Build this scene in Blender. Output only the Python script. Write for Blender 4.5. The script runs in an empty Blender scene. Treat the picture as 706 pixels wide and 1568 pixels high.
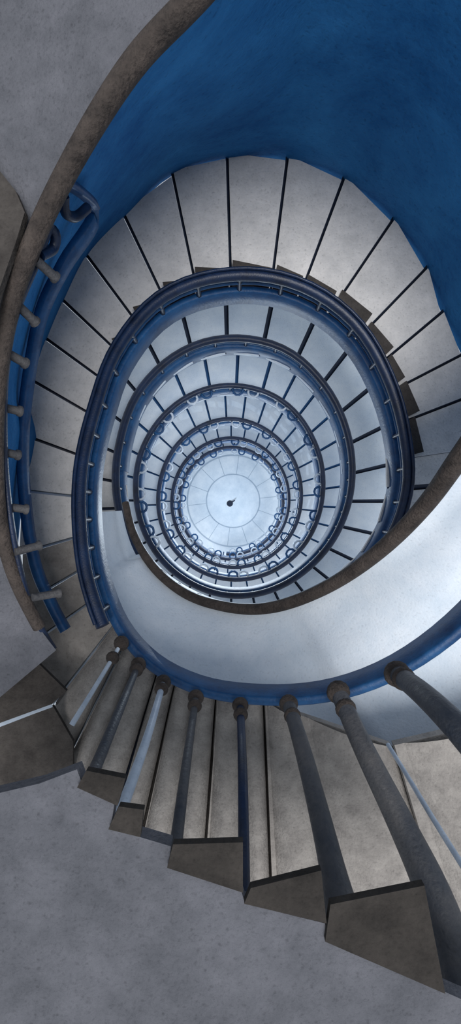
import bpy, math, random
from mathutils import Vector
random.seed(3)
H=28.0; F=700.0
def P(u,v,D): return Vector(((u-353)*D/F,(784-v)*D/F,H-D))
def pol(phi,r): 
    a=math.radians(phi); return (355+r*math.cos(a),770+r*math.sin(a))
def ph(u,v): return math.degrees(math.atan2(v-770,u-355))%360, math.hypot(u-355,v-770)
def interp(tab,x):
    n=len(tab)
    if x<=tab[0][0]: return tab[0][1]
    if x>=tab[-1][0]: return tab[-1][1]
    for i in range(n-1):
        if tab[i][0]<=x<=tab[i+1][0]: break
    def sl(j):
        if j==0: return (tab[1][1]-tab[0][1])/(tab[1][0]-tab[0][0])
        if j==n-1: return (tab[-1][1]-tab[-2][1])/(tab[-1][0]-tab[-2][0])
        return (tab[j+1][1]-tab[j-1][1])/(tab[j+1][0]-tab[j-1][0])
    h=tab[i+1][0]-tab[i][0]; t=(x-tab[i][0])/h
    y0,y1=tab[i][1],tab[i+1][1]; m0,m1=sl(i)*h,sl(i+1)*h
    return (2*t**3-3*t*t+1)*y0+(t**3-2*t*t+t)*m0+(-2*t**3+3*t*t)*y1+(t**3-t*t)*m1
# ------------------------------------------------------------ materials
def srgb(c):
    return tuple(((x/255)/12.92 if x/255<=0.04045 else ((x/255+0.055)/1.055)**2.4) for x in c)+(1,)
def mat(name,c1,c2,scale=2.0,rough=0.7,metal=0.0,bump=0.1,fine=60,spec=0.3,pit=0.5,lo=0.3,hi=0.7,dist=0.0):
    m=bpy.data.materials.new(name); m.use_nodes=True; nt=m.node_tree; N=nt.nodes; L=nt.links
    b=N['Principled BSDF']; b.inputs['Roughness'].default_value=rough; b.inputs['Metallic'].default_value=metal
    b.inputs['Specular IOR Level'].default_value=spec
    tc=N.new('ShaderNodeTexCoord')
    n1=N.new('ShaderNodeTexNoise'); n1.inputs['Scale'].default_value=scale; n1.inputs['Detail'].default_value=10; n1.inputs['Roughness'].default_value=0.74; n1.inputs['Distortion'].default_value=dist
    n2=N.new('ShaderNodeTexNoise'); n2.inputs['Scale'].default_value=fine; n2.inputs['Detail'].default_value=6
    L.new(tc.outputs['Object'],n1.inputs['Vector']); L.new(tc.outputs['Object'],n2.inputs['Vector'])
    cr=N.new('ShaderNodeValToRGB'); cr.color_ramp.elements[0].position=lo; cr.color_ramp.elements[1].position=hi
    cr.color_ramp.elements[0].color=srgb(c1); cr.color_ramp.elements[1].color=srgb(c2)
    L.new(n1.outputs['Fac'],cr.inputs['Fac'])
    mx=N.new('ShaderNodeMix'); mx.data_type='RGBA'; mx.blend_type='MULTIPLY'
    cr2=N.new('ShaderNodeValToRGB'); cr2.color_ramp.elements[0].position=0.25; cr2.color_ramp.elements[1].position=0.42
    cr2.color_ramp.elements[0].color=(0.45,0.45,0.45,1); cr2.color_ramp.elements[1].color=(1,1,1,1)
    L.new(n2.outputs['Fac'],cr2.inputs['Fac'])
    mx.inputs[0].default_value=pit
    L.new(cr.outputs['Color'],mx.inputs[6]); L.new(cr2.outputs['Color'],mx.inputs[7])
    L.new(mx.outputs[2],b.inputs['Base Color'])
    bp=N.new('ShaderNodeBump'); bp.inputs['Strength'].default_value=bump; bp.inputs['Distance'].default_value=0.02
    ad=N.new('ShaderNodeMath'); ad.operation='MULTIPLY_ADD'; ad.inputs[1].default_value=0.6
    L.new(n1.outputs['Fac'],ad.inputs[0]); L.new(n2.outputs['Fac'],ad.inputs[2])
    L.new(ad.outputs[0],bp.inputs['Height']); L.new(bp.outputs['Normal'],b.inputs['Normal'])
    return m
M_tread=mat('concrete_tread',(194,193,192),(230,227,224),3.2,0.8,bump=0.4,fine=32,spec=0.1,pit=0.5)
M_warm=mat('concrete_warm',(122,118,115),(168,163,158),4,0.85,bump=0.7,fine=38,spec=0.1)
M_floor=mat('concrete_floor',(80,82,88),(108,109,116),2.6,0.9,bump=0.9,fine=42,spec=0.08,pit=0.5)
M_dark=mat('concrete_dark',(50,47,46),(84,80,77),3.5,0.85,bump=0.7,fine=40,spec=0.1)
M_skirt=mat('dark_skirt_concrete',(34,32,31),(66,62,59),3.5,0.85,bump=0.7,fine=40,spec=0.15)  # darker brown-grey concrete for the skirt blocks
M_gap=mat('navy_riser_shade',(20,26,42),(36,48,70),3,0.5,bump=0.1)  # riser strips; the nose shadow between treads is painted into this navy
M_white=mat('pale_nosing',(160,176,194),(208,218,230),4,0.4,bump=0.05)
M_wall=mat('blue_plaster',(24,84,142),(60,136,196),0.7,0.85,bump=1.0,fine=22,spec=0.08,pit=0.55,dist=0.3)
M_blue=mat('blue_painted_steel',(10,44,84),(34,88,138),2.5,0.45,0.0,bump=0.2,fine=30,spec=0.35)
M_navy=mat('navy_rail_paint',(8,16,34),(22,44,78),3,0.4,0.0,bump=0.15,spec=0.45)
M_brown=mat('weathered_rail',(34,30,29),(84,75,70),5,0.7,0.0,bump=0.9,fine=40,spec=0.3)
M_bal=mat('baluster_paint',(40,44,52),(84,82,82),4,0.6,0.0,bump=0.5,fine=40,spec=0.3)
M_post=mat('worn_post_paint',(36,46,60),(92,90,90),1.5,0.5,0.0,bump=0.4,fine=34,spec=0.4)
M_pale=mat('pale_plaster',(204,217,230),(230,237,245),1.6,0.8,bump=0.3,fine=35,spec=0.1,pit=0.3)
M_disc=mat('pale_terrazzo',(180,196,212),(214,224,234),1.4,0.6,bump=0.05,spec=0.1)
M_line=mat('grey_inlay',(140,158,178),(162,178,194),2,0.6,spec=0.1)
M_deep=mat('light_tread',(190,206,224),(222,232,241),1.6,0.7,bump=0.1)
# ------------------------------------------------------------ builders
class MB:
    def __init__(s): s.v=[];s.f=[];s.m=[]
    def poly(s,pts,mi=0):
        i=len(s.v); s.v+= [tuple(p) for p in pts]; s.f.append(tuple(range(i,i+len(pts)))); s.m.append(mi)
    def slab(s,pts,th,mi=0,side=None):
        side=mi if side is None else side
        lo=[p-Vector((0,0,th)) for p in pts]
        s.poly(pts,mi); s.poly(lo[::-1],side)
        n=len(pts)
        for k in range(n): s.poly([pts[k],lo[k],lo[(k+1)%n],pts[(k+1)%n]],side)
    def grid(s,rows,mi=0,closed=False):
        i=len(s.v); n=len(rows[0])
        for r in rows: s.v+=[tuple(p) for p in r]
        for a in range(len(rows)-1):
            for b in range(n if closed else n-1):
                c=(b+1)%n
                s.f.append((i+a*n+b,i+a*n+c,i+(a+1)*n+c,i+(a+1)*n+b)); s.m.append(mi)
    def tube(s,pts,rad,mi=0,seg=10):
        rows=[]; T=[(pts[min(k+1,len(pts)-1)]-pts[max(k-1,0)]).normalized() for k in range(len(pts))]
        a=Vector((0,0,1)) if max(abs(t.z) for t in T)<0.8 else Vector((1,0,0))
        if abs(T[0].dot(a))>0.95: a=Vector((0,1,0))
        for k,p in enumerate(pts):
            t=T[k]
            x=t.cross(a).normalized(); y=x.cross(t)
            r=rad[k] if isinstance(rad,list) else rad
            rows.append([p+x*r*math.cos(2*math.pi*j/seg)+y*r*math.sin(2*math.pi*j/seg) for j in range(seg)])
        s.grid(rows,mi,True); s.poly(rows[0][::-1],mi); s.poly(rows[-1],mi)
    def ribbon(s,pts,w,h,mi=0):
        rows=[]
        for k,p in enumerate(pts):
            t=(pts[min(k+1,len(pts)-1)]-pts[max(k-1,0)]); t.z=0; t.normalize()
            x=Vector((t.y,-t.x,0))
            b=min(w,h)*0.2
            prof=[(-w/2+b,0),(w/2-b,0),(w/2,b),(w/2,h-b),(w/2-b,h),(-w/2+b,h),(-w/2,h-b),(-w/2,b)]
            rows.append([p+x*c+Vector((0,0,d)) for c,d in prof])
        s.grid(rows,mi,True); s.poly(rows[0][::-1],mi); s.poly(rows[-1],mi)
    def ball(s,c,r,mi=0,sq=1.0):
        rows=[]
        for a in range(9):
            th=math.pi*a/8
            rows.append([c+Vector((r*math.sin(th)*math.cos(2*math.pi*j/14),r*math.sin(th)*math.sin(2*math.pi*j/14),r*sq*math.cos(th))) for j in range(14)])
        s.grid(rows,mi,True)
    def make(s,name,mats,parent=None,smooth=False):
        me=bpy.data.meshes.new(name); me.from_pydata(s.v,[],s.f)
        for m in mats: me.materials.append(m)
        for p,mi in zip(me.polygons,s.m): p.material_index=mi; p.use_smooth=smooth
        me.update()
        o=bpy.data.objects.new(name,me); bpy.context.collection.objects.link(o)
        if parent: o.parent=parent
        return o
def empty(n):
    e=bpy.data.objects.new(n,None); bpy.context.collection.objects.link(e); return e
def crv(pts,n=8):
    out=[]
    for i in range(len(pts)-1):
        p0=Vector(pts[max(i-1,0)]);p1=Vector(pts[i]);p2=Vector(pts[i+1]);p3=Vector(pts[min(i+2,len(pts)-1)])
        for k in range(n):
            t=k/n
            q=0.5*((2*p1)+(p2-p0)*t+(2*p0-5*p1+4*p2-p3)*t*t+(3*p1-p0-3*p2+p3)*t**3)
            out.append(q)
    out.append(Vector(pts[-1])); return out
# ------------------------------------------------------------ spiral definition
STR=[(0,455),(25,386),(40,353),(62,315),(81,289),(101,275),(116,264),(130,248),(148,224),(171,207),(194,209),(215,226),(234,262),(252,296),(270,310),(286,312),(303,300),(322,274),(339,255),(353,245),(370,228),(387,208),(407,182),(434,164),(450,157),(476,150),(508,153),(537,160),(567,179),(591,206),(614,227),(630,233),(649,230),(668,213),(689,192),(710,174),(735,157),(764,143),(810,134),(850,130),(896,136),(935,152),(969,166),(990,169),(1016,164),(1044,148),(1080,130),(1127,118),(1170,112),(1218,108),(1270,108),(1320,119),(1350,122),(1385,115),(1440,101),(1530,95),(1620,88),(1710,95),(1800,84),(1890,84),(1980,78),(2070,82),(2160,76),(2260,77)]
END=2260
def D(phi): return 4.1+2.9*phi/360.0
def rs(phi): return interp(STR,phi)
stair=empty('spiral_staircase')
def sp(phi,up=0,dr=0):
    u,v=pol(phi,rs(phi)+dr); p=P(u,v,D(phi)); p.z+=up; return p
mb=MB()
mb.ribbon([sp(a,-0.05) for a in range(0,560,4)],0.09,0.36,0)
mb.ribbon([sp(a,-0.12) for a in range(556,END,4)],0.12,0.46,0)
mb.make('stringer',[M_blue],stair,True)
mb=MB()
mb.tube([sp(a,0.66) for a in range(136,END,4)],0.07,0)
mb.tube([sp(a,0.48) for a in range(136,END,4)],0.03,1,6)
mb.tube([sp(a,0.74,5) for a in range(138,405,4)],0.022,0,6)
mb.make('handrail',[M_navy,M_blue],stair,True)
mb=MB()
a=140; k=0
while a<END:
    mb.tube([sp(a,0.2),sp(a,0.66)],0.035,0,6)
    if a>860 and k%3!=2:
        c0=sp(a+4,0.62,-5); rr=0.13
        mb.tube([c0+Vector((rr*math.cos(t*math.pi/5),rr*math.sin(t*math.pi/5),0)) for t in range(11)],0.03,1+(k%2),6)
    k+=1; a+=11 if a<700 else 8
mb.make('balusters',[M_navy,M_white,M_blue],stair,True)
# ------------------------------------------------------------ treads, first turn
N=[((880,1060),(1130,1330)),((760,1105),(860,1400)),((600,1142),(720,1540)),((456,1094),(520,1460)),((402,1070),(416,1440)),((368,1068),(372,1420)),((330,1060),(306,1380)),((298,1052),(256,1340)),((268,1040),(205,1320)),((240,1028),(160,1290)),((212,1005),(118,1225)),((195,975),(108,1150)),((178,950),(80,1075)),((158,905),(45,985)),((140,860),(35,922)),((135,815),(30,845)),((133,760),(30,748)),
((135,700),(38,664)),((148,637),(50,580)),((170,588),(66,512)),((190,545),(92,452)),((222,507),(130,383)),((263,477),(190,323)),((305,452),(265,260)),((356,445),(350,234)),((416,450),(443,238)),((458,462),(530,270)),((500,490),(605,335)),((540,530),(656,410)),((570,570),(680,478)),((588,607),(712,543)),((600,655),(730,605)),((605,708),(735,690))]
tr=MB(); ends=MB(); low=MB()
def nD(n):
    (u,v)=((n[0][0]+n[1][0])/2,(n[0][1]+n[1][1])/2); return ph(u,v)[0]
def lerp(a,b,t): return (a[0]+(b[0]-a[0])*t,a[1]+(b[1]-a[1])*t)
def step(na,nb,Da,Db,mi,gm,w,th=0.09):
    ia,oa=na; ib,ob=nb
    L=math.dist(oa,ob); wf=w/max(L,1); wi=min(0.35,w*0.8/max(math.dist(ia,ib),1))
    ib2=lerp(ib,ia,wi); ob2=lerp(ob,oa,wf); c=(355,770)
    ob3=lerp(ob2,c,0.014)
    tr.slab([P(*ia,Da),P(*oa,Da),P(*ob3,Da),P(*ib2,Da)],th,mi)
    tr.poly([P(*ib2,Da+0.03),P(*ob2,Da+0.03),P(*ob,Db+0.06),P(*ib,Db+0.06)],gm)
def bulge(na,nb,Da):
    A0,A1=P(*na[0],Da),P(*na[1],Da); B0,B1=P(*nb[0],Da),P(*nb[1],Da)
    rows=[]
    for j in range(17):
        t=j/16; s=0.26*math.sin(math.pi*t)**0.7-0.12*t
        e0=A0.lerp(B0,t); e1=A1.lerp(B1,t)
        rows.append([e0.lerp(e1,q/6)+Vector((0,0,s*(0.45+0.55*q/6)+0.01)) for q in range(7)])
    low.grid(rows,0)
for i in range(len(N)-1):
    pa=nD(N[i]); pb=nD(N[i+1])
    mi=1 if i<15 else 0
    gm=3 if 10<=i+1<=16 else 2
    if i+1 in (2,3,4,6,8): gm=6  # dark strip colour stands in for shading between the lower treads
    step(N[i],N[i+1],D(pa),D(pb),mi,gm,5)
    if 1<=i<12:
        bulge(N[i],(lerp(N[i+1][0],N[i][0],0.05),lerp(N[i+1][1],N[i][1],0.05)),D(pa))
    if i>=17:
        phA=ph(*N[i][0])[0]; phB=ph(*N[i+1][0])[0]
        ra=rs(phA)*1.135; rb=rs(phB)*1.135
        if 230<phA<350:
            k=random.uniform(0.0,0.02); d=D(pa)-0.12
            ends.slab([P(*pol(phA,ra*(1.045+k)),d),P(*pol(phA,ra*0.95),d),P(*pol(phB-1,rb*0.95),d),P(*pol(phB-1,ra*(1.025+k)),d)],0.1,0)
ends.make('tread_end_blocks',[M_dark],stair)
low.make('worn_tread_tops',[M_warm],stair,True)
BR=[(343,385),(352,352),(370,268),(385,232),(405,200),(430,190),(460,250)]
def outer(phi):
    if phi<460: return interp(BR,phi)
    return rs(phi-360)*1.10
a=343.0
while a<END-10:
    stp=13.0 if a<1000 else 11.0
    b=a+stp
    mk=lambda x:(pol(x,rs(x)*0.985),pol(x,max(outer(x),rs(x)*1.05)))
    na,nb=mk(a),mk(b); w=0.10*math.dist(na[1],nb[1])
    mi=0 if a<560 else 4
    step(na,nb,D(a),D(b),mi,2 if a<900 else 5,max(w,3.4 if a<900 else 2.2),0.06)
    a=b
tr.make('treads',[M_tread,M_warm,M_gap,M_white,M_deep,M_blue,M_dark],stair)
# ------------------------------------------------------------ near brown rails
near=[(520,-300,2.4),(400,-125,2.45),(297,0,2.55),(219,78,2.65),(160,163,2.7),(112,245,2.8),(73,320,2.85),(42,392,2.9),(17,467,3.0),(2,545,3.1),(-6,640,3.2),(-5,740,3.35),(4,820,3.5),(24,890,3.65),(60,960,3.85)]
up=empty('upper_balustrade')
nc=crv(near,8)
for it in range(14):
    nc=[nc[0]]+[(nc[k-1]+nc[k]*2+nc[k+1])/4 for k in range(1,len(nc)-1)]+[nc[-1]]
mb=MB(); mb.tube([P(*q) for q in nc],[max(0.052,0.078-0.036*k/len(nc)) for k in range(len(nc))],0,20)
mb.make('handrail',[M_brown],up,True)
mb=MB()
for (a1,b1),(a2,b2) in [((55,398),(86,426)),((28,468),(55,494)),((10,540),(40,557)),((-5,622),(32,630)),((-5,690),(29,697)),((0,775),(42,780)),((22,845),(62,835)),((50,915),(92,908))]:
    d=2.95+0.7*max(0,(b1-395))/520
    q1=P(a1,b1,d);q2=P(a2,b2,d+0.15)
    mb.tube([q1,q1.lerp(q2,0.85),q1.lerp(q2,0.9),q2],[0.032,0.032,0.042,0.042],0,10)
mb.make('balusters',[M_bal],up,True)
mb=MB()
A=crv([(104,288,3.0),(150,334,3.7),(102,415,3.9),(68,488,4.1),(48,590,4.4),(40,680,4.5),(44,770,4.6),(58,860,4.6),(82,920,4.7),(104,962,4.7)],6)
mb.ribbon([P(*q) for q in A],0.08,0.14,0)
B=crv([(80,345,3.0),(60,400,3.05),(27,480,3.08),(12,560,3.2),(8,640,3.3),(12,740,3.45),(26,840,3.6),(50,930,3.8),(84,992,4.1)],6)
mb.ribbon([P(*q) for q in B],0.045,0.05,1)
mb.tube([P(*q) for q in crv([(98,300,3.0),(100,325,3.1),(116,332,3.2),(134,318,3.3)],5)],0.035,1,8)
mb.tube([P(*q) for q in crv([(68,348,3.0),(84,356,3.05),(82,380,3.1),(62,392,3.0)],5)],0.035,1,8)
mb.make('stringer',[M_blue,M_navy],up,True)
br=[(860,480,3.3),(775,600,3.8),(706,697,4.2),(652,772,4.7),(590,836,5.1),(520,888,5.6),(450,921,6.0),(390,933,6.3),(330,926,6.6),(280,907,6.8),(236,870,7.0),(205,820,7.1),(192,770,7.3)]
bc=crv(br,8)
mb=MB(); mb.tube([P(*q) for q in bc],[0.105-0.05*k/len(bc) for k in range(len(bc))],0,16)
mb.make('brown_handrail',[M_brown],stair,True)
# ------------------------------------------------------------ walls
OUT=[(140,420),(150,380),(165,345),(180,325),(198,318),(208,355),(222,384),(231,410),(240,445),(250,475),(260,518),(270,533),(279,537),(289,528),(300,500),(310,468),(318,439),(327,425),(340,415),(360,400)]
RAIL=[(ph(q[0],q[1])[0],math.hypot(q[0]-355,q[1]-770),q[2]) for q in nc][::-1]
RAIL=RAIL[::3]
railr=[(p,r) for p,r,d in RAIL]; raild=[(p,d) for p,r,d in RAIL]
rows=[]
for k in range(0,92):
    phi=169.4+2.1*k
    r0=interp(OUT,phi)*0.985; d0=D(phi)+0.12
    rt=interp(railr,min(phi,288)); dt=interp(raild,phi)+0.03
    if phi>288: rt=1080
    p0=P(*pol(phi,r0),d0); p1=P(*pol(phi,rt),dt)
    rows.append([p0.lerp(p1,j/12) for j in range(13)])
mb=MB(); mb.grid(rows,0); mb.make('wall_blue_curved',[M_wall],None,True)
rows=[]
for k in range(0,61):
    phi=140+2.6*k
    rt=interp(railr,min(phi,288)); dt=interp(raild,phi)+0.06
    rows.append([P(*pol(phi,rt+ (1500-rt)*t*t),dt) for t in (0,0.3,0.6,1)])
mb=MB(); mb.grid(rows,0); mb.make('wall_grey_upper',[M_floor],None,True)
mb=MB(); mb.slab([P(*q,2.82) for q in [(-90,170),(0,262),(24,292),(38,325),(24,372),(0,440),(-17,500),(-90,560)]],0.05,0)
mb.make('trim_1',[M_dark])
rows=[]
brr=sorted([((ph(q[0],q[1])[0]+180)%360-180,math.hypot(q[0]-355,q[1]-770),q[2]) for q in bc if q[1]<935 and not (q[0]<200 and q[1]<775)])
b_r=[(x,y) for x,y,z in brr][::3]; b_d=[(x,z) for x,y,z in brr][::3]
for k in range(0,76):
    phi=-28+k*2.72
    ri=interp(b_r,phi); di=interp(b_d,phi)+0.12
    if phi>150: ri=rs(phi+360)*1.02; di=D(phi+360)-0.45
    ro=interp([(-30,620),(60,560),(85,380),(110,330),(140,275),(170,225),(190,222)],phi); do=D(max(phi,0))+0.42
    if phi<60: do=4.8
    p0=P(*pol(phi,ri),di);p1=P(*pol(phi,ro),do)
    rows.append([p0.lerp(p1,j/8) for j in range(9)])
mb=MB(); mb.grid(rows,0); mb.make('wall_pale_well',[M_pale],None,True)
mb=MB()
mb.slab([P(*q,4.5) for q in [(-90,850),(10,860),(45,950),(52,966),(-90,990)]],0.04,0)
mb.slab([P(*q,4.65) for q in [(-90,992),(51,968),(58,1015),(102,1058),(80,1078),(-90,1140)]],0.04,0)
mb.slab([P(*q,4.8) for q in [(-90,1146),(81,1081),(112,1135),(112,1185),(40,1260),(-90,1290)]],0.04,0)
mb.poly([P(-90,988,4.52),P(52,964,4.52),P(51,969,4.68),P(-90,995,4.68)],1)
mb.poly([P(-90,1139,4.67),P(80,1077,4.67),P(81,1084,4.83),P(-90,1150,4.83)],1)
mb.make('outer_steps',[M_dark,M_white])
LD=2.35
edge=[(-200,1262),(0,1214),(60,1200),(118,1178),(128,1206),(175,1232),(170,1268),(215,1282),(262,1296),(258,1328),(370,1366),(375,1384),(498,1414),(500,1442),(600,1482),(706,1530),(900,1610),(900,1800),(-200,1800)]
mb=MB(); mb.slab([P(*q,LD) for q in edge],0.08,0)
mb.make('floor_landing',[M_floor])
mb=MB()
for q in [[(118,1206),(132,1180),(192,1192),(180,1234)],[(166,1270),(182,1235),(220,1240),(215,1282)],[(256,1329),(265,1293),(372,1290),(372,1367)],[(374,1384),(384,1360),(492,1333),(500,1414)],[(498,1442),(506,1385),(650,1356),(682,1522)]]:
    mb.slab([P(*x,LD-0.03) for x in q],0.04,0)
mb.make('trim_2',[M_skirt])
po=MB()
posts=[([(608,1032),(650,1065),(706,1120),(790,1215)],[.082,.088,.095,.11],1),
([(518,1060),(558,1148),(616,1265),(662,1365),(700,1480),(720,1560)],[.075,.086,.102,.12,.145,.155],0),
([(442,1078),(464,1150),(490,1250),(512,1345),(530,1440)],[.062,.068,.076,.09,.135],0),
([(368,1080),(372,1200),(374,1390)],[.036,.036,.038],4),
([(300,1068),(284,1180),(266,1320)],[.032,.036,.04],0),
([(250,1045),(222,1140),(178,1262)],[.03,.032,.038],2),
([(212,1018),(180,1095),(136,1200)],[.03,.034,.038],1),
([(186,985),(150,1045),(110,1110)],[.02,.022,.026],2)]
for pts2,rads,mi in posts:
    a1,b1=pts2[0]; p1,r1=ph(a1,b1); d=D(p1)-0.42; d2=LD+0.28
    if pts2[-1][1]<1150: d2=4.2
    n=len(pts2)-1
    cc=crv([(u,v,1/(1/d+(1/d2-1/d)*k/n)) for k,(u,v) in enumerate(pts2)],5)
    rr=[x[0] for x in crv([(r,0,0) for r in rads],5)]
    pp=[P(*q) for q in cc]
    po.tube(pp,rr,mi,20)
    s=max(rads[0],0.055); dr=(pp[3]-pp[0]).normalized()
    po.ball(pp[0],s*1.45,3,0.7); po.ball(pp[0]+dr*0.17,s*1.25,3,0.65)
po.tube([P(*q) for q in crv([(594,1140,4.4),(626,1192,3.9),(664,1255,3.3),(730,1360,2.7)],5)],[0.02]*16,2,10)
po.make('newel_posts',[M_post,M_post,M_white,M_brown,M_navy],stair,True)
# ------------------------------------------------------------ bottom floor
FD=24.0
mb=MB(); c=P(357,767,FD); S=FD/27
def disc(mb,c,r,z,mi,r0=0):
    n=96
    o=[c+Vector((r*math.cos(2*math.pi*k/n),r*math.sin(2*math.pi*k/n),z)) for k in range(n)]
    if r0==0: mb.poly(o,mi)
    else:
        i=[c+Vector((r0*math.cos(2*math.pi*k/n),r0*math.sin(2*math.pi*k/n),z)) for k in range(n)]
        for k in range(n): mb.poly([i[k],o[k],o[(k+1)%n],i[(k+1)%n]],mi)
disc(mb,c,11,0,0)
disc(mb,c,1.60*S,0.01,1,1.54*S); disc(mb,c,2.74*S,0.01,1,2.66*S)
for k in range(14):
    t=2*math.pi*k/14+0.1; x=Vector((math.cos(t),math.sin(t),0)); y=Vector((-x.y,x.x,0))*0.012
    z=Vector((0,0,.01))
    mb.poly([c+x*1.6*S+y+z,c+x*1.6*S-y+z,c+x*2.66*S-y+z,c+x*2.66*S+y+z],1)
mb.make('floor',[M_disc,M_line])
mb=MB(); c2=P(352,771,FD)
mb.tube([c2,c2+Vector((0,0,0.15)),c2+Vector((0.02,0.02,0.2)),c2+Vector((0.25,0.14,0.7))],[0.17,0.13,0.06,0.02],0,12)
mb.make('floor_finial',[M_gap],None,True)
# ------------------------------------------------------------ light, camera
w=bpy.data.worlds.new('World'); bpy.context.scene.world=w; w.use_nodes=True
bg=w.node_tree.nodes['Background']; bg.inputs[0].default_value=(0.82,0.90,1.0,1); bg.inputs[1].default_value=0.56
l=bpy.data.lights.new('overhead_sun','SUN'); l.energy=2.9; l.angle=math.radians(34); l.color=(1,0.98,0.96)
o=bpy.data.objects.new('overhead_sun',l); bpy.context.collection.objects.link(o); o.rotation_euler=(math.radians(8),math.radians(5),0); o.location=(0,0,H+5)
for k,(z,e) in enumerate([(H-13,110),(H-18,200),(H-21.5,140)]):  # unseen fill lights added to brighten the deep turns
    l=bpy.data.lights.new('well_fill','POINT'); l.energy=e; l.color=(0.8,0.91,1); l.shadow_soft_size=0.0
    o=bpy.data.objects.new('well_fill',l); bpy.context.collection.objects.link(o); o.location=(0.0,0.2,z)
cam=bpy.data.cameras.new('camera'); co=bpy.data.objects.new('camera',cam); bpy.context.collection.objects.link(co)
cam.sensor_fit='VERTICAL'; cam.sensor_height=36; cam.lens=36*F/1568; co.location=(0,0,H); cam.clip_start=0.05
bpy.context.scene.camera=co
bpy.context.scene.view_settings.view_transform='Standard'
